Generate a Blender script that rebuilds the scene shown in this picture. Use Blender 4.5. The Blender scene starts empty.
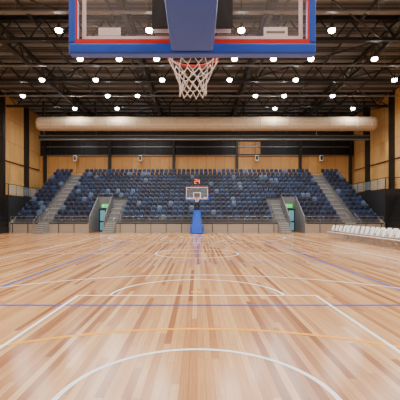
import bpy, math, random
from mathutils import Vector, Matrix
random.seed(7)
scene=bpy.context.scene

def lin(c):
    return tuple(((v/255)/12.92 if v/255<=0.04045 else ((v/255+0.055)/1.055)**2.4) for v in c)
def rgba(c): return lin(c)+(1.0,)
def mat(name,c,rough=0.6,metal=0.0,emit=None,es=1.0,noise=0.12,nscale=6.0,spec=0.5):
    m=bpy.data.materials.new(name); m.use_nodes=True
    nt=m.node_tree; b=nt.nodes['Principled BSDF']
    b.inputs['Roughness'].default_value=rough; b.inputs['Metallic'].default_value=metal
    b.inputs['Specular IOR Level'].default_value=spec
    if noise>0:
        tc=nt.nodes.new('ShaderNodeTexCoord'); n=nt.nodes.new('ShaderNodeTexNoise'); n.inputs['Scale'].default_value=nscale
        n.inputs['Detail'].default_value=3
        r=nt.nodes.new('ShaderNodeValToRGB')
        l=lin(c)
        r.color_ramp.elements[0].position=0.3; r.color_ramp.elements[1].position=0.7
        r.color_ramp.elements[0].color=tuple(v*(1-noise) for v in l)+(1,)
        r.color_ramp.elements[1].color=tuple(min(1,v*(1+noise)) for v in l)+(1,)
        nt.links.new(tc.outputs['Object'],n.inputs['Vector']); nt.links.new(n.outputs['Fac'],r.inputs['Fac'])
        nt.links.new(r.outputs['Color'],b.inputs['Base Color'])
    else: b.inputs['Base Color'].default_value=rgba(c)
    if emit:
        b.inputs['Emission Color'].default_value=rgba(emit); b.inputs['Emission Strength'].default_value=es
    return m

class MB:
    def __init__(s): s.v=[];s.f=[];s.m=[]
    def add(s,vs,fs,mi=0):
        o=len(s.v); s.v+= [tuple(v) for v in vs]
        for f in fs: s.f.append([i+o for i in f]); s.m.append(mi)
    def box(s,x0,x1,y0,y1,z0,z1,mi=0):
        s.add([(x0,y0,z0),(x1,y0,z0),(x1,y1,z0),(x0,y1,z0),(x0,y0,z1),(x1,y0,z1),(x1,y1,z1),(x0,y1,z1)],
              [(0,3,2,1),(4,5,6,7),(0,1,5,4),(1,2,6,5),(2,3,7,6),(3,0,4,7)],mi)
    def hexa(s,vs,mi=0):
        s.add(vs,[(0,3,2,1),(4,5,6,7),(0,1,5,4),(1,2,6,5),(2,3,7,6),(3,0,4,7)],mi)
    def tube(s,p,q,r,mi=0,n=6,r2=None):
        p=Vector(p);q=Vector(q);d=(q-p)
        if d.length<1e-6:return
        d.normalize(); a=d.orthogonal().normalized(); b=d.cross(a)
        r2=r if r2 is None else r2
        vs=[];
        for i in range(n):
            t=2*math.pi*i/n; o=a*math.cos(t)+b*math.sin(t)
            vs.append(p+o*r); vs.append(q+o*r2)
        fs=[(2*i,2*((i+1)%n),2*((i+1)%n)+1,2*i+1) for i in range(n)]
        fs.append([2*i for i in range(n)][::-1]); fs.append([2*i+1 for i in range(n)])
        s.add(vs,fs,mi)
    def prismX(s,pts,x0,x1,mi=0):  # pts in yz
        n=len(pts)
        vs=[(x0,y,z) for y,z in pts]+[(x1,y,z) for y,z in pts]
        fs=[tuple(range(n))[::-1],tuple(range(n,2*n))]+[(i,(i+1)%n,(i+1)%n+n,i+n) for i in range(n)]
        s.add(vs,fs,mi)
    def obj(s,name,mats,parent=None,bevel=0,smooth=False):
        me=bpy.data.meshes.new(name); me.from_pydata(s.v,[],s.f)
        for m in mats: me.materials.append(m)
        me.polygons.foreach_set('material_index',s.m)
        if smooth: me.polygons.foreach_set('use_smooth',[True]*len(s.f))
        me.update()
        o=bpy.data.objects.new(name,me); scene.collection.objects.link(o)
        if parent: o.parent=parent
        if bevel>0:
            b=o.modifiers.new('bevel','BEVEL'); b.width=bevel; b.segments=2; b.limit_method='ANGLE'
        return o
def empty(name,loc=(0,0,0),rz=0):
    e=bpy.data.objects.new(name,None); e.location=loc; e.rotation_euler=(0,0,rz); scene.collection.objects.link(e); return e

# ---------------------------------------------------------------- key distances
YB=1.52; YC=YB+14; YF=YB+28           # baseline, centre, far baseline
HW=20.3; Y0=-9.0; Y1=46.0; ZC=14.5
SY=33.5; RD=0.8; RR=0.47; SZ=0.95; NR=13; SX=17.7

# ---------------------------------------------------------------- floor
def floor_mat():
    m=bpy.data.materials.new('timber_strip_floor'); m.use_nodes=True; nt=m.node_tree; L=nt.links; N=nt.nodes
    b=N['Principled BSDF']
    tc=N.new('ShaderNodeTexCoord'); sp=N.new('ShaderNodeSeparateXYZ'); L.new(tc.outputs['Object'],sp.inputs[0])
    def ma(op,a,bv=None,c=None):
        n=N.new('ShaderNodeMath'); n.operation=op
        for i,v in enumerate((a,bv,c)):
            if v is None: continue
            if isinstance(v,(int,float)): n.inputs[i].default_value=v
            else: L.new(v,n.inputs[i])
        return n.outputs[0]
    W=0.085
    xs=ma('DIVIDE',sp.outputs[0],W); col=ma('FLOOR',xs)
    wn=N.new('ShaderNodeTexWhiteNoise'); wn.noise_dimensions='1D'; L.new(col,wn.inputs['W'])
    off=ma('MULTIPLY',wn.outputs['Value'],13.0)
    ys=ma('DIVIDE',ma('ADD',sp.outputs[1],off),3.9); row=ma('FLOOR',ys)
    cb=N.new('ShaderNodeCombineXYZ'); L.new(col,cb.inputs[0]); L.new(row,cb.inputs[1])
    w2=N.new('ShaderNodeTexWhiteNoise'); w2.noise_dimensions='2D'; L.new(cb.outputs[0],w2.inputs['Vector'])
    r=N.new('ShaderNodeValToRGB'); e=r.color_ramp.elements
    e[0].position=0.0; e[0].color=rgba((150,92,52)); e[1].position=1.0; e[1].color=rgba((230,182,128))
    for p,c in ((0.17,(182,122,74)),(0.45,(205,149,96)),(0.8,(218,163,108))):
        x=e.new(p); x.color=rgba(c)
    L.new(w2.outputs['Value'],r.inputs['Fac'])
    mp=N.new('ShaderNodeMapping'); mp.inputs['Scale'].default_value=(60,2.5,1); L.new(tc.outputs['Object'],mp.inputs[0])
    va=N.new('ShaderNodeVectorMath'); va.operation='ADD'; L.new(mp.outputs[0],va.inputs[0]); L.new(w2.outputs['Color'],va.inputs[1])
    nz=N.new('ShaderNodeTexNoise'); nz.inputs['Scale'].default_value=1; nz.inputs['Detail'].default_value=4; L.new(va.outputs[0],nz.inputs['Vector'])
    g=N.new('ShaderNodeMapRange'); g.inputs[1].default_value=0.3; g.inputs[2].default_value=0.7; g.inputs[3].default_value=0.84; g.inputs[4].default_value=1.08
    L.new(nz.outputs['Fac'],g.inputs[0])
    fx=ma('FRACT',xs); edge=ma('GREATER_THAN',fx,0.045); fy=ma('FRACT',ys); edy=ma('GREATER_THAN',fy,0.0012)
    gap=ma('ADD',ma('MULTIPLY',ma('MULTIPLY',edge,edy),0.55),0.45)
    k=ma('MULTIPLY',g.outputs[0],gap)
    mx=N.new('ShaderNodeVectorMath'); mx.operation='SCALE'; L.new(r.outputs['Color'],mx.inputs[0]); L.new(k,mx.inputs['Scale'])
    L.new(mx.outputs[0],b.inputs['Base Color'])
    b.inputs['Roughness'].default_value=0.2
    b.inputs['Specular IOR Level'].default_value=0.38
    return m
mb=MB(); mb.box(-HW-.3,HW+.3,Y0-.3,Y1+.3,-0.2,0,0); mb.obj('floor',[floor_mat()])

# ---------------------------------------------------------------- walls
def ply_mat(name,axis,c1,c2):
    m=bpy.data.materials.new(name); m.use_nodes=True; nt=m.node_tree; L=nt.links; N=nt.nodes; b=N['Principled BSDF']
    tc=N.new('ShaderNodeTexCoord'); sp=N.new('ShaderNodeSeparateXYZ'); L.new(tc.outputs['Object'],sp.inputs[0])
    cb=N.new('ShaderNodeCombineXYZ'); L.new(sp.outputs[axis],cb.inputs[0]); L.new(sp.outputs[2],cb.inputs[1])
    br=N.new('ShaderNodeTexBrick'); L.new(cb.outputs[0],br.inputs['Vector'])
    br.inputs['Color1'].default_value=rgba(c1); br.inputs['Color2'].default_value=rgba(c2); br.inputs['Mortar'].default_value=rgba(tuple(int(v*0.5) for v in c1))
    br.inputs['Scale'].default_value=1; br.inputs['Brick Width'].default_value=1.2; br.inputs['Row Height'].default_value=2.4
    br.inputs['Mortar Size'].default_value=0.015; br.offset=0
    nz=N.new('ShaderNodeTexNoise'); mp=N.new('ShaderNodeMapping'); mp.inputs['Scale'].default_value=(3,3,0.5)
    L.new(tc.outputs['Object'],mp.inputs[0]); L.new(mp.outputs[0],nz.inputs['Vector']); nz.inputs['Scale'].default_value=2
    mr=N.new('ShaderNodeMapRange'); mr.inputs[3].default_value=0.75; mr.inputs[4].default_value=1.2; L.new(nz.outputs['Fac'],mr.inputs[0])
    mx=N.new('ShaderNodeVectorMath'); mx.operation='SCALE'; L.new(br.outputs['Color'],mx.inputs[0]); L.new(mr.outputs[0],mx.inputs['Scale'])
    L.new(mx.outputs[0],b.inputs['Base Color']); b.inputs['Roughness'].default_value=0.5
    return m
plyS=ply_mat('plywood_side',1,(220,172,108),(206,154,88))
plyB=ply_mat('plywood_back',0,(206,152,86),(188,136,72))
blk=mat('black_cladding',(22,23,26),0.6)
dglass=mat('dark_glazing',(22,24,28),0.45,noise=0,spec=.3)
steel=mat('dark_steel',(42,44,48),0.45,0.3)
blksteel=mat('black_steel',(15,15,17),0.5)
trs=mat('truss_steel',(22,23,26),0.45,0.0)
grey=mat('grey_steel',(120,124,130),0.4,0.5)
purl=mat('purlin_steel',(132,136,142),0.5,0.0)
white=mat('white_paint',(235,235,235),0.35,noise=0.02)
for nm,x0,x1 in (('wall_left',-HW-.3,-HW),('wall_right',HW,HW+.3)):
    mb=MB(); mb.box(x0,x1,Y0,Y1,0,ZC,0); mb.obj(nm,[plyS])
mb=MB(); mb.box(-HW-.3,HW+.3,Y1,Y1+.3,0,9.35,0); mb.box(-HW-.3,HW+.3,Y1,Y1+.3,9.35,ZC,1)
mb.box(-HW+.4,HW-.4,Y1-.03,Y1-.003,9.6,11.3,2)
mb.box(5.35,8.2,Y1-.05,Y1-.031,9.6,11.2,0)
mb.obj('wall_back',[plyB,blk,dglass])
mb=MB(); mb.box(-HW-.3,HW+.3,Y0-.3,Y0,0,ZC,0); mb.obj('wall_front',[plyB])
mb=MB()
for x in (-19.6,-11.25,-3.0,5.15,13.3,19.8):
    mb.box(x-.16,x+.16,Y1-.4,Y1-.002,0,ZC,0)
for z in (9.4,10.5,11.4,12.7):
    mb.box(-HW+.35,HW-.35,Y1-.25,Y1-.055,z-.05,z+.05,1)
x=-19
while x<19.5:
    mb.box(x-.03,x+.03,Y1-.12,Y1-.055,9.5,12.6,2); x+=2.04
mb.obj('trim_1',[blksteel,grey,steel])
mb=MB()
for y in (5,13,21,29,36.6,41.8):
    for s in (-1,1):
        mb.box(min(s*HW,s*(HW-.45)),max(s*HW,s*(HW-.45)),y-.2,y+.2,0,ZC,0)
for s in (-1,1):
    mb.box(min(s*(HW-.001),s*(HW-.12)),max(s*(HW-.001),s*(HW-.12)),Y0+.1,Y1-.5,7.4,7.5,0)
mb.obj('trim_2',[blksteel])

# ---------------------------------------------------------------- ceiling
def roof_mat():
    m=bpy.data.materials.new('ribbed_roof_deck'); m.use_nodes=True; nt=m.node_tree; L=nt.links; N=nt.nodes; b=N['Principled BSDF']
    tc=N.new('ShaderNodeTexCoord'); w=N.new('ShaderNodeTexWave'); w.wave_type='BANDS'; w.bands_direction='Y'; w.inputs['Scale'].default_value=0.8
    L.new(tc.outputs['Object'],w.inputs['Vector']); r=N.new('ShaderNodeValToRGB'); e=r.color_ramp.elements
    e[0].position=0.35;e[0].color=rgba((30,31,35)); e[1].position=0.9; e[1].color=rgba((80,83,88))
    L.new(w.outputs['Fac'],r.inputs['Fac']); L.new(r.outputs['Color'],b.inputs['Base Color']); b.inputs['Roughness'].default_value=0.5
    return m
mb=MB(); mb.box(-HW-.3,HW+.3,Y0-.3,Y1+.3,ZC,ZC+.3,0); mb.obj('ceiling',[roof_mat()])
mb=MB()
zt,zb=ZC-.12,ZC-1.45
ty=[-5,2,9,16,23,30,37,44]
for y in ty:
    for z in (zt,zb): mb.box(-HW+.45,HW-.45,y-.12,y+.12,z-.11,z+.11,2)
    n=20; x0=-HW+.5; dx=(2*HW-1)/n
    for i in range(n):
        a=x0+i*dx; m_=a+dx/2
        mb.tube((a,y,zt),(m_,y,zb),.06,2,4); mb.tube((m_,y,zb),(a+dx,y,zt),.06,2,4)
for x in (-16,-10.5,-5.3,0,5.3,10.5,16):
    mb.box(x-.06,x+.06,Y0+.2,Y1-.4,ZC-.38,ZC-.26,0)
for x in (-12.8,-4.2,4.2,12.8):
    for z in (ZC-.5,ZC-1.35): mb.box(x-.13,x+.13,Y0+.2,Y1-.4,z-.11,z+.11,2)
    y=Y0+.3
    while y<Y1-2:
        mb.tube((x,y,ZC-.5),(x,y+.9,ZC-1.3),.045,2,4); mb.tube((x,y+.9,ZC-1.3),(x,y+1.8,ZC-.5),.045,2,4); y+=1.8
y=Y0+.5
while y<Y1-.6:
    mb.box(-HW+.3,HW-.3,y-.035,y+.035,ZC-.22,ZC-.02,1); y+=1.4
for i in range(len(ty)-1):
    for x in (-16,-8,8,16):
        d=4 if i%2 else -4
        mb.tube((x-d,ty[i],zb),(x+d,ty[i+1],zb),.055,2,5)
mb.obj('roof_truss',[steel,purl,trs])

mb=MB()
for y in (12.5,19.5,26.5,33.2):
    mb.box(-HW+.6,HW-.6,y-.12,y+.12,ZC-1.7,ZC-1.64,0)
    for x in range(-18,19,4): mb.tube((x,y,ZC-1.65),(x,y,ZC-.2),.012,0,4)
mb.obj('cable_tray',[grey])

# ---------------------------------------------------------------- high bay lamps
lamp_body=mat('lamp_housing',(70,72,76),0.4,0.5)
lens=mat('lamp_diffuser',(255,255,255),0.4,emit=(255,252,246),es=45,noise=0)
cols=(-15.8,-12.4,-8.1,-5.4,-2.8,2.6,5.3,7.9,12.3,15.8)
rows=[-4,1,6,11,16,20.8,24.6,28.4,32.2,36.0,40.0]
mb=MB(); k=0
LD=bpy.data.lights.new('high_bay_light','AREA'); LD.shape='DISK'; LD.size=0.42; LD.energy=205; LD.color=(1.0,0.98,0.945)
lampE=empty('high_bay_lamps')
for j,y in enumerate(rows):
    for i,x in enumerate(cols):
        if abs(x)<3 and y>30: continue
        if (i+j)%2 and abs(x)>10: continue
        if abs(x) in (5.4,5.3) and j%2: continue
        z=12.55
        n=14; vs=[]; fs=[]
        for a,(rr,dz) in enumerate(((.2,0),(.2,-.08),(.165,-.15),(.09,-.19))):
            for t in range(n): vs.append((x+rr*math.cos(2*math.pi*t/n),y+rr*math.sin(2*math.pi*t/n),z+dz))
            if a: fs+=[((a-1)*n+t,a*n+t,a*n+(t+1)%n,(a-1)*n+(t+1)%n) for t in range(n)]
        fs.append(tuple(range(3*n,4*n))[::-1])
        mb.add(vs,fs,1)
        mb.tube((x,y,z),(x,y,z+.14),.22,0,14,.17); mb.tube((x,y,z+.14),(x,y,z+.34),.11,0,10,.08)
        mb.tube((x,y,z+.3),(x,y,ZC-.02),.015,0,5)
        o=bpy.data.objects.new('lamp_light',LD); o.location=(x,y,z-.2); scene.collection.objects.link(o); o.parent=lampE; k+=1
mb.obj('housing',[lamp_body,lens],lampE)
print('lamps',k)

# ---------------------------------------------------------------- air duct
def duct_mat():
    m=mat('fabric_duct',(222,204,178),0.8,noise=0.05,spec=.2); nt=m.node_tree; N=nt.nodes; L=nt.links
    b=N['Principled BSDF']; tc=N.new('ShaderNodeTexCoord'); mp=N.new('ShaderNodeMapping'); mp.inputs['Scale'].default_value=(3.0,3.0,3.0)
    v=N.new('ShaderNodeTexVoronoi'); v.inputs['Randomness'].default_value=0.1; L.new(tc.outputs['Object'],mp.inputs[0]); L.new(mp.outputs[0],v.inputs['Vector'])
    r=N.new('ShaderNodeValToRGB'); e=r.color_ramp.elements; e[0].position=0.26; e[0].color=rgba((88,76,62)); e[1].position=0.37; e[1].color=rgba((190,170,144))
    L.new(v.outputs['Distance'],r.inputs['Fac']); L.new(r.outputs['Color'],b.inputs['Base Color'])
    return m
mb=MB(); dy,dz,R=37.6,11.35,0.74; n=28; x0,x1=-16.9,18.9
prof=[(x0,0.3),(x0+.03,0.55),(x0+.15,0.68),(x0+.35,R)]
x=x0+.35
while x<x1-1.8:
    x+=1.45; prof+=[(x-.05,R),(x-.03,R+.03),(x+.03,R+.03),(x+.05,R)]
prof+=[(x1-.35,R),(x1-.15,.68),(x1-.03,.55),(x1,.3)]
vs=[];fs=[]
for (px,r) in prof:
    for i in range(n):
        t=2*math.pi*i/n; vs.append((px,dy+r*math.cos(t),dz+r*math.sin(t)))
for a in range(len(prof)-1):
    for i in range(n): fs.append((a*n+i,a*n+(i+1)%n,(a+1)*n+(i+1)%n,(a+1)*n+i))
fs.append(tuple(range(n))); fs.append(tuple(range((len(prof)-1)*n,len(prof)*n))[::-1])
mb.add(vs,fs,0)
x=x0+1
while x<x1:
    mb.tube((x,dy,dz+R-.02),(x,dy,ZC-.02),.02,1,5); x+=2.9
mb.obj('air_duct',[duct_mat(),blksteel],smooth=False)
mb=MB(); mb.box(-17.5,19,39.2,39.4,10.05,10.45,0); mb.box(-17.5,19,39.05,39.55,10.0,10.08,1); mb.box(-17.5,19,39.05,39.55,10.42,10.5,1)
for x in (-17,-11.25,-3,5.15,13.3,18.5): mb.box(x-.09,x+.09,39.2,39.4,10.5,ZC-.02,0)
mb.obj('steel_beam',[steel,grey])

# ---------------------------------------------------------------- grandstand
conc=mat('stand_concrete',(104,104,106),0.7,noise=0.1)
conc2=mat('stand_fascia',(150,138,124),0.6,noise=0.1)
nose=mat('step_nosing',(170,170,168),0.6,noise=0.03)
astep=mat('aisle_concrete',(116,115,113),0.7)
vom=[(-10.15,-8.75),(8.75,10.15)]; VR=4
SE=empty('grandstand')
mb=MB()
for i in range(NR):
    y0=SY+i*RD; z1=SZ+i*RR
    yend=y0+RD if i<NR-1 else Y1-.45
    segs=[(-SX,SX)]
    if i<VR: segs=[(-SX,vom[0][0]),(vom[0][1],vom[1][0]),(vom[1][1],SX)]
    for a,b in segs:
        mb.box(a,b,y0,yend,max(0,z1-RR-.0) if i>0 else 0,z1,0 if i>0 else 1)
for s in (-1,1):
    mb.prismX([(SY,0),(Y1-.45,0),(Y1-.45,SZ+(NR-1)*RR),(SY,SZ-.02)],s*SX-.05,s*SX+.05,1)
for a,b in vom:
    for x in (a,b):
        mb.prismX([(SY-.0,0),(SY+VR*RD,0),(SY+VR*RD,SZ+VR*RR+.75),(SY+VR*RD-.3,SZ+VR*RR+.75),(SY,SZ+.6)],x-.05,x+.05,0)
    mb.box(a,b,SY+VR*RD-.02,SY+VR*RD+.1,2.35,SZ+VR*RR+.75,0)
x=-17.4
while x<17.5:
    if not any(a-.1<x<b+.1 for a,b in vom): mb.box(x-.03,x+.03,SY-.03,SY-.001,.02,.93,4)
    x+=1.45
mb.box(-17.6,-10.3,SY-.02,SY-.001,.86,.95,4); mb.box(-8.6,8.6,SY-.02,SY-.001,.86,.95,4); mb.box(10.3,17.6,SY-.02,SY-.001,.86,.95,4)
def aisle(xc,w,r0,r1):
    for i in range(r0,r1):
        y0=SY+i*RD; z=SZ+i*RR
        if i<r1-1:
            mb.box(xc-w/2,xc+w/2,y0+RD-.4,y0+RD,z,z+RR/2,2)
        mb.box(xc-w/2,xc+w/2,y0-.012,y0+.05,z-.04,z+.01,3)
for xc in (-14.4,14.4): aisle(xc,0.95,0,NR)
for xc in (-8.1,8.1): aisle(xc,0.9,0,VR+1)
mb.obj('terrace',[conc,conc2,astep,nose,steel],SE)
for xc in (-14.4,-8.1,8.1,14.4):
    mb=MB(); w=.95
    for s in range(5):
        mb.box(xc-w/2,xc+w/2,SY-.27*(5-s)-.04,SY-.035 if s==4 else SY-.27*(4-s)-.04,0,SZ*(s+1)/5.0-.003,0)
        mb.box(xc-w/2,xc+w/2,SY-.27*(5-s)-.045,SY-.27*(5-s),SZ*(s+1)/5.0-.04,SZ*(s+1)/5.0+.004,1)
    for s in (-1,1):
        x=xc+s*.45
        mb.tube((x,SY-1.33,.19),(x,SY-1.33,1.1),.02,2); mb.tube((x,SY-.08,SZ-.01),(x,SY-.08,SZ+.95),.02,2); mb.tube((x,SY-1.33,1.1),(x,SY-.08,SZ+.95),.02,2)
    mb.obj('access_stair',[astep,nose,grey])

sA=mat('seat_navy',(16,30,58),0.45,noise=0.05); sB=mat('seat_blue',(27,50,88),0.45,noise=0.05); sC=mat('seat_steel_blue',(80,100,130),0.45,noise=0.05)
sK=mat('seat_frame',(92,96,102),0.5)
mb=MB()
def seat(x,y,z,mi):
    w=.215; yb=y+.5
    pts=[(-w,.40),(w,.40),(w,.70),(w*.8,.79),(-w*.8,.79),(-w,.70)]
    vs=[(x+px,yb+(pz-.4)*.22,z+pz) for px,pz in pts]+[(x+px,yb+.05+(pz-.4)*.22,z+pz) for px,pz in pts]
    fs=[tuple(range(6)),tuple(range(6,12))[::-1]]+[(i,i+6,(i+1)%6+6,(i+1)%6) for i in range(6)]
    mb.add(vs,fs,mi)
    pts=[(-.19,.34),(.19,.34),(.19,.56),(.15,.62),(-.15,.62),(-.19,.56)]
    vs=[(x+px,yb-.12-(pz-.36)*.12,z+pz) for px,pz in pts]+[(x+px,yb-.06-(pz-.36)*.12,z+pz) for px,pz in pts]
    mb.add(vs,fs,mi)
    mb.box(x-.03,x+.03,yb-.05,yb+.02,z+.001,z+.5,3)
    mb.box(x-.27,x-.23,yb-.3,yb+.02,z+.56,z+.60,3)
blocks_all=[(-17.6,-14.95),(-13.85,13.85),(14.95,17.6)]
blocks_low=[(-17.6,-14.95),(-13.85,-10.3),(-7.55,7.55),(10.3,13.85),(14.95,17.6)]
cnt=0
for i in range(NR):
    for a,b in (blocks_low if i<=VR else blocks_all):
        n=int((b-a)/.54); off=a+((b-a)-n*.54)/2+.27
        for kx in range(n):
            x=off+kx*.54
            r=random.random()+ .08*math.sin(x*1.3+i)
            mi=0 if r<.52 else (1 if r<.93 else 2)
            seat(x,SY+i*RD,SZ+i*RR,mi); cnt+=1
mb.obj('stadium_seats',[sA,sB,sC,sK],SE); print('seats',cnt)

mb=MB()
for xc,r0,r1 in ((-14.4,0,NR-1),(14.4,0,NR-1)):
    for i in range(r0,r1,3):
        y=SY+i*RD+.1; z=SZ+i*RR
        y2=SY+(i+1)*RD+.1; z2=z+RR
        mb.tube((xc,y,z),(xc,y,z+.95),.022); mb.tube((xc,y2,z2),(xc,y2,z2+.95),.022); mb.tube((xc,y,z+.95),(xc,y2,z2+.95),.022); mb.tube((xc,y,z+.55),(xc,y2,z2+.55),.018)
for a,b in ((-17.6,-15.1),(-13.7,-10.3),(-7.5,7.5),(10.3,13.7),(15.1,17.6)):
    for zz in (.35,.6): mb.tube((a,SY+.06,SZ+zz),(b,SY+.06,SZ+zz),.018)
    n=max(1,int((b-a)/1.5))
    for k in range(n+1):
        x=a+(b-a)*k/n; mb.tube((x,SY+.06,SZ),(x,SY+.06,SZ+.6),.02)
for a,b in vom:
    z=SZ+VR*RR+.75; y=SY+VR*RD
    mb.tube((a,y,z+.3),(b,y,z+.3),.025); mb.tube((a,y,z-.05),(a,y,z+.3),.02); mb.tube((b,y,z-.05),(b,y,z+.3),.02)
mb.obj('handrail',[grey],SE)

# doors in the vomitories
glow=mat('daylit_glass',(90,150,165),0.1,emit=(120,190,210),es=.4,noise=0)
frame=mat('door_frame',(30,34,40),0.4)
signG=mat('exit_sign_green',(10,140,60),0.4,emit=(8,190,70),es=2.0,noise=0)
for n_,(a,b) in enumerate(vom):
    y=SY+VR*RD
    mb=MB()
    mb.box(a+.06,a+.14,y-.08,y+.06,0,2.3,0); mb.box(b-.14,b-.06,y-.08,y+.06,0,2.3,0); mb.box(a+.06,b-.06,y-.08,y+.06,2.2,2.3,0)
    c=(a+b)/2; mb.box(c-.04,c+.04,y-.06,y+.04,0,2.2,0)
    mb.box(a+.14,c-.04,y-.02,y+.02,.12,2.2,1); mb.box(c+.04,b-.14,y-.02,y+.02,.12,2.2,1)
    mb.box(a+.14,b-.14,y-.04,y+.03,0.0,.12,0); mb.box(a+.14,b-.14,y-.04,y+.03,0.95,1.1,0)
    mb.box(c-.1,c-.07,y-.12,y-.09,.9,1.3,2); mb.box(c+.07,c+.1,y-.12,y-.09,.9,1.3,2)
    mb.obj('door_%d'%(n_+1),[frame,glow,grey])
    mb=MB(); zs=2.64; K=1.35; mb.box(c-.28*K,c+.28*K,y-.12,y-.03,zs-.14*K,zs+.14*K,0)
    yy=y-.125
    mb.box(c-.21*K,c-.09*K,yy-.003,yy+.003,zs-.10*K,zs+.10*K,1)
    mb.tube((c+.08*K,yy,zs+.08*K),(c+.08*K,yy+.003,zs+.08*K),.022*K,1,8)
    for p,q in (((.07,.05),(.03,-.02)),((.03,-.02),(.09,-.05)),((.09,-.05),(.07,-.11)),((.03,-.02),(-.02,-.06)),((-.02,-.06),(-.05,-.06)),((.07,.04),(.13,.01)),((.06,.04),(0,.03))):
        mb.tube((c+p[0]*K,yy,zs+p[1]*K),(c+q[0]*K,yy,zs+q[1]*K),.010*K,1,5)
    mb.obj('exit_sign',[signG,white])

# ---------------------------------------------------------------- retracted bleachers by the side walls
for s in (-1,1):
    mb=MB()
    xa=HW-.5; ya=27.5 if s<0 else 30
    for t in range(7):
        z=.45+t*.5
        mb.box(min(s*(17.75+t*.16),s*xa),max(s*(17.75+t*.16),s*xa),ya,33.3,z-.42,z,0)
        mb.box(min(s*(17.75+t*.16-.05),s*(17.75+t*.16+.3)),max(s*(17.75+t*.16-.05),s*(17.75+t*.16+.3)),ya,33.3,z,z+.06,1)
    mb.box(min(s*17.9,s*xa),max(s*17.9,s*xa),33.31,33.4,0,3.6,0); mb.box(min(s*17.9,s*xa),max(s*17.9,s*xa),ya,33.3,0,.05,0)
    mb.obj('retracted_bleacher',[blksteel,steel])
glass=bpy.data.materials.new('rail_glass'); glass.use_nodes=True
gb=glass.node_tree.nodes['Principled BSDF']; gb.inputs['Base Color'].default_value=(.3,.36,.4,1); gb.inputs['Alpha'].default_value=0.25; gb.inputs['Roughness'].default_value=0.05
for s,nm in ((1,'balcony_railing'),(-1,'balcony_railing')):
    mb=MB()
    xx=s*17.88
    zt=4.2 if s>0 else 3.6
    mb.box(min(s*17.8,s*(HW-.5)),max(s*17.8,s*(HW-.5)),33.6,45.5,0,zt,2)
    for k in range(9):
        y=33.7+k*1.45; mb.tube((xx,y,zt),(xx,y,zt+1.05),.025,0)
    mb.tube((xx,33.7,zt+1.05),(xx,45.3,zt+1.05),.03,0)
    mb.box(xx-.01,xx+.01,33.75,45.2,zt+.1,zt+.98,1)
    for k in range(3): mb.tube((s*(17.9+k*.95),33.65,zt),(s*(17.9+k*.95),33.65,zt+1.05),.025,0)
    mb.tube((s*17.9,33.65,zt+1.05),(s*19.8,33.65,zt+1.05),.03,0)
    mb.obj(nm,[blksteel,glass,blk])

redled=mat('red_led',(255,80,30),0.5,emit=(255,90,40),es=2,noise=0)
SEG={'0':'abcdef','1':'bc','2':'abged','3':'abgcd','4':'fgbc','5':'afgcd'}
def digit(mb,ch,x,z,y,w,h,t,mi):
    for s in SEG[ch]:
        if s=='a': b=(x,x+w,z+h-t,z+h)
        elif s=='d': b=(x,x+w,z,z+t)
        elif s=='g': b=(x,x+w,z+h/2-t/2,z+h/2+t/2)
        elif s=='f': b=(x,x+t,z+h/2,z+h)
        elif s=='b': b=(x+w-t,x+w,z+h/2,z+h)
        elif s=='e': b=(x,x+t,z,z+h/2)
        elif s=='c': b=(x+w-t,x+w,z,z+h/2)
        mb.box(b[0],b[1],y-.01,y,b[2],b[3],mi)

mb=MB()
for x in (-15.5,-7.2,7.6,15.8):
    mb.box(x-.18,x+.18,45.0,45.4,8.6,9.3,0); mb.box(x-.14,x+.14,44.985,45.0,8.7,9.2,1); mb.box(x-.04,x+.04,45.4,Y1-.25,8.9,9.0,0)
mb.obj('loudspeaker',[white,steel])

# ---------------------------------------------------------------- court markings
lw=mat('line_white',(252,252,250),0.3,noise=0.02); lb=mat('line_blue',(16,66,160),0.5,noise=0.04,spec=.1); ly=mat('line_yellow',(255,172,0),0.5,noise=0.03,spec=.1)
class Lines:
    def __init__(s,z): s.m=MB(); s.z=z
    def rect(s,x0,x1,y0,y1): s.m.add([(x0,y0,s.z),(x1,y0,s.z),(x1,y1,s.z),(x0,y1,s.z)],[(0,1,2,3)])
    def arc(s,cx,cy,r,w,a0,a1,n=64):
        vs=[]
        for i in range(n+1):
            t=math.radians(a0+(a1-a0)*i/n)
            for rr in (r-w/2,r+w/2): vs.append((cx+rr*math.cos(t),cy+rr*math.sin(t),s.z))
        s.m.add(vs,[(2*i,2*i+1,2*i+3,2*i+2) for i in range(n)])
ce=empty('court_markings')
W=Lines(.004); w=.055
W.rect(-7.5-w,7.5+w,YB-w,YB); W.rect(-7.5-w,7.5+w,YF,YF+w)
W.rect(-7.5-w,-7.5,YB,YF); W.rect(7.5,7.5+w,YB,YF); W.rect(-7.5,7.5,YC-w/2,YC+w/2)
W.arc(0,YC,1.8,w,0,360,96)
for yb,s in ((YB,1),(YF,-1)):
    for x in (-2.45,2.45): W.rect(x-w/2,x+w/2,min(yb,yb+s*5.8),max(yb,yb+s*5.8))
    W.rect(-2.45,2.45,yb+s*5.8-w/2,yb+s*5.8+w/2)
    W.arc(0,yb+s*5.8,1.8,w,0 if s>0 else 180,180 if s>0 else 360)
    bc=yb+s*1.575
    W.arc(0,bc,1.275,w,0 if s>0 else 180,180 if s>0 else 360)
    for x in (-1.275,1.275): W.rect(x-w/2,x+w/2,min(bc,bc-s*.375),max(bc,bc-s*.375))
    al=math.degrees(math.acos(6.6/6.75)); 
    W.arc(0,bc,6.75,w,al if s>0 else 180+al,180-al if s>0 else 360-al,96)
    e=bc+s*6.75*math.sin(math.radians(al))
    for x in (-6.6,6.6): W.rect(x-w/2,x+w/2,min(yb,e),max(yb,e))
W.m.obj('white_lines',[lw],ce)
B=Lines(.003); w=.085
for x in (-4.5,4.5): B.rect(x-w/2,x+w/2,YC-9,YC+9)
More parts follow.
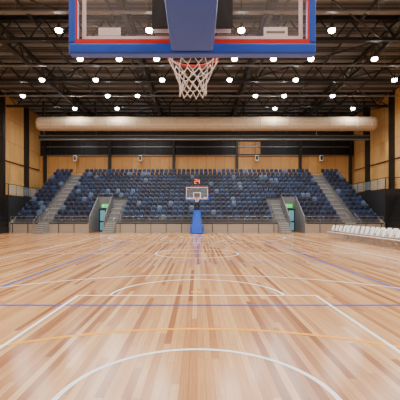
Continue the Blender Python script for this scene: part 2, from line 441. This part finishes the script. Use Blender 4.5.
for y in (YC-9,YC+9): B.rect(-7.5,7.5,y-w/2,y+w/2)
for y in (YC-3,YC+3): B.rect(-4.5,4.5,y-w/2,y+w/2)
B.m.obj('blue_lines',[lb],ce)
Yl=Lines(.002); w=.075
for yg,s in ((YC-15.25,1),(YC+15.25,-1)):
    Yl.arc(0,yg,4.9,w,0 if s>0 else 180,180 if s>0 else 360,96)
    Yl.rect(-7.62,7.62,yg-w/2,yg+w/2)
Yl.rect(-.12,.12,7.60,7.70)
Yl.m.obj('yellow_lines',[ly],ce)

# ---------------------------------------------------------------- basketball hoop
blue=mat('blue_padding',(6,78,204),0.4,noise=0.04)
red=mat('red_rim',(215,40,30),0.35,noise=0.03)
redf=mat('red_frame',(205,16,22),0.4,noise=0.03)
netm=mat('net_cord',(240,238,235),0.8,noise=0.04)
bg=bpy.data.materials.new('backboard_glass'); bg.use_nodes=True
g_=bg.node_tree.nodes['Principled BSDF']; g_.inputs['Base Color'].default_value=(.85,.92,.95,1); g_.inputs['Alpha'].default_value=0.05; g_.inputs['Roughness'].default_value=0.02
def hoop(name,x,y,rz):
    E=empty(name,(x,y,0),rz)
    mb=MB()
    x0,x1,z0,z1=-.9,.9,2.90,3.95
    mb.box(x0,x1,-.03,-.0,z0,z1,0); mb.obj('glass',[bg],E)
    mb=MB()
    def fr(a,b,c,d,t,ya,yb,mi):
        mb.box(a,b,ya,yb,c,c+t,mi); mb.box(a,b,ya,yb,d-t,d,mi); mb.box(a,a+t,ya,yb,c+t,d-t,mi); mb.box(b-t,b,ya,yb,c+t,d-t,mi)
    fr(x0+.055,x1-.055,z0+.095,z1-.045,.03,.001,.004,0)
    fr(-.295,.295,3.05,3.50,.05,.001,.004,0)
    fr(x0+.005,x1-.005,z0+.045,z1-.005,.03,-.055,-.031,1)
    mb.box(-.72,-.55,.001,.004,3.03,3.09,0)
    mb.box(.54,.72,-.034,-.031,3.0,3.075,0); mb.box(.56,.70,-.036,-.034,3.03,3.045,2)
    mb.obj('board_frame',[white,redf,grey],E)
    mb=MB()
    mb.box(-.93,.93,-.06,.03,2.865,2.945,0)
    for s in (-1,1): mb.box(min(s*.93,s*.875),max(s*.93,s*.875),-.06,.03,2.945,3.3,0)
    for s in (-1,1): mb.box(min(s*.915,s*.885),max(s*.915,s*.885),-.05,-.0,3.3,3.95,1)
    mb.box(-.915,.915,-.05,0,3.95,3.98,1)
    mb.obj('board_padding',[blue,steel],E,bevel=.012)
    cy=.375; r=.2285; mb=MB(); n=40
    for i in range(n):
        a=2*math.pi*i/n; b=2*math.pi*(i+1)/n
        mb.tube((r*math.sin(a),cy+r*math.cos(a),3.05),(r*math.sin(b),cy+r*math.cos(b),3.05),.010,0,8)
    mb.box(-.1,.1,.005,.17,3.045,3.062,0); mb.box(-.1,.1,.005,.022,2.97,3.07,0); 
    mb.hexa([(-.09,.02,2.975),(-.075,.02,2.975),(-.075,.03,2.975),(-.09,.03,2.975),(-.09,.02,3.045),(-.075,.02,3.045),(-.075,.17,3.045),(-.09,.17,3.045)],0)
    mb.hexa([(.075,.02,2.975),(.09,.02,2.975),(.09,.03,2.975),(.075,.03,2.975),(.075,.02,3.045),(.09,.02,3.045),(.09,.17,3.045),(.075,.17,3.045)],0)
    for s in (-1,1):
        mb.tube((s*.1,.02,3.0),(s*.17,.24,3.04),.009,0,6)
    for i in range(12):
        a=2*math.pi*(i+.5)/12; mb.tube((r*math.sin(a),cy+r*math.cos(a),3.04),(r*math.sin(a),cy+r*math.cos(a),3.025),.005,0,5)
    mb.obj('rim',[red],E)
    mb=MB(); rings=[(3.028,.224),(2.965,.196),(2.91,.165),(2.855,.138),(2.805,.120),(2.76,.112),(2.715,.116)]
    random.seed(3)
    def P(k,i):
        z,rr=rings[k]; a=2*math.pi*(i+.5*(k%2)+.5)/12
        return Vector((rr*math.sin(a)+random.uniform(-.007,.007),cy+rr*math.cos(a),z+random.uniform(-.012,.012)))
    pts=[[P(k,i) for i in range(12)] for k in range(len(rings))]
    for k in range(len(rings)-1):
        for i in range(12):
            p=pts[k][i]
            j1=i if k%2==0 else (i+1)%12; j0=(i-1)%12 if k%2==0 else i
            for j in (j0,j1):
                q=pts[k+1][j]; mid=(p+q)/2; mid.z-=.006
                rad=.0036 if k else .0042
                mb.tube(p,mid,rad,0,6); mb.tube(mid,q,rad,0,6)
    for k in range(1,len(rings)):
        for i in range(12):
            p=pts[k][i]; mb.tube(p+Vector((0,0,.008)),p-Vector((0,0,.009)),.006,0,6)
    mb.obj('net',[netm],E,smooth=True)
    mb=MB()
    hw=.165
    mb.hexa([(-hw,-1.7,3.08),(hw,-1.7,3.08),(hw*.97,-.07,2.87),(-hw*.97,-.07,2.87),(-hw,-1.7,3.42),(hw,-1.7,3.42),(hw*.97,-.07,3.42),(-hw*.97,-.07,3.42)],0)
    mb.obj('boom_padding',[blue],E,bevel=.02)
    mb=MB()
    mb.box(-.3,.3,-.08,-.056,3.05,3.75,0)
    for s in (-1,1):
        mb.tube((s*.1,-1.65,3.3),(s*.1,-3.95,3.05),.05,0,8); mb.tube((s*.1,-1.65,3.15),(s*.1,-3.75,2.2),.05,0,8)
        mb.tube((s*.12,-.1,3.75),(s*.12,-1.7,3.4),.03,0,8)
        mb.hexa([(s*.2-.06,-4.1,.35),(s*.2+.06,-4.1,.35),(s*.2+.06,-3.9,.35),(s*.2-.06,-3.9,.35),(s*.12-.05,-4.0,3.12),(s*.12+.05,-4.0,3.12),(s*.12+.05,-3.85,3.12),(s*.12-.05,-3.85,3.12)],0)
        mb.tube((s*.2,-4.7,.4),(s*.12,-4.0,2.4),.045,0,8)
    mb.box(-.2,.2,-4.0,-3.9,3.0,3.1,0)
    mb.box(-.5,.5,-4.9,-3.62,.12,.42,0)
    for sx in (-.42,.42):
        for yy in (-3.8,-4.75): mb.tube((sx-.04,yy,.075),(sx+.04,yy,.075),.075,0,14)
    mb.obj('steel_tower',[blksteel],E)
    mb=MB()
    mb.hexa([(-.52,-3.62,.05),(.52,-3.62,.05),(.52,-3.3,.05),(-.52,-3.3,.05),(-.32,-3.82,2.15),(.32,-3.82,2.15),(.28,-3.6,2.15),(-.28,-3.6,2.15)],0)
    for s in (-1,1): mb.box(min(s*.525,s*.6),max(s*.525,s*.6),-4.9,-3.4,.05,.8,0)
    mb.obj('base_padding',[blue],E,bevel=.03)
    return E
hoop('basketball_hoop',-.035,YB+1.2,0)
h2=hoop('basketball_hoop.001',0,YF-1.2,math.pi)
mb=MB(); y=YF-1.2; mb.box(-.4,.4,y-.0,y+.14,4.12,4.62,0); mb.box(-.05,.05,y+.04,y+.1,3.98,4.12,0)
digit(mb,'2',-.2,4.2,y-.002,.16,.34,.035,1); digit(mb,'4',.04,4.2,y-.002,.16,.34,.035,1)
mb.obj('shot_clock',[blk,redled],None)

# ---------------------------------------------------------------- folding chairs
cw=mat('white_plastic',(242,242,240),0.35,noise=0.02); cg=mat('chair_leg_steel',(130,133,138),0.35,0.3)
mb=MB()
for s in (-1,1):
    y=s*.22
    mb.tube((-.2,y,.012),(.19,y,.88),.015,1); mb.tube((.22,y,.012),(-.16,y,.46),.015,1)
mb.tube((.2,-.21,.04),(.2,.21,.04),.01,1); mb.tube((-.18,-.21,.05),(-.18,.21,.05),.01,1)
mb.hexa([(-.23,-.21,.45),(.17,-.21,.42),(.17,.21,.42),(-.23,.21,.45),(-.23,-.21,.48),(.17,-.21,.45),(.17,.21,.45),(-.23,.21,.48)],0)
mb.hexa([(.10,-.23,.58),(.125,-.23,.58),(.125,.23,.58),(.10,.23,.58),(.20,-.21,.94),(.225,-.21,.94),(.225,.21,.94),(.20,.21,.94)],0)
c0=mb.obj('folding_chair',[cw,cg],bevel=.006); first=True
for r,xx in ((0,9.75),(1,10.75)):
    y=16.8+ .2*r
    while y<26.2:
        o=c0 if first else bpy.data.objects.new('folding_chair',c0.data)
        if not first:
            scene.collection.objects.link(o); b=o.modifiers.new('bevel','BEVEL'); b.width=.006
        first=False
        o.location=(xx+random.uniform(-.02,.02),y,0); o.rotation_euler=(0,0,random.uniform(-.04,.04)); y+=.64

# ---------------------------------------------------------------- world + camera
w_=bpy.data.worlds.new('world'); scene.world=w_; w_.use_nodes=True
w_.node_tree.nodes['Background'].inputs[0].default_value=(.6,.7,.8,1); w_.node_tree.nodes['Background'].inputs[1].default_value=.5
cam=bpy.data.cameras.new('camera'); co=bpy.data.objects.new('camera',cam); scene.collection.objects.link(co)
co.location=(0,0,1.65); co.rotation_euler=(math.radians(90),0,0)
cam.sensor_width=36; cam.lens=36*355/400; cam.shift_y=15.5/400; cam.shift_x=3/400
cam.clip_start=.05; cam.clip_end=200
scene.camera=co
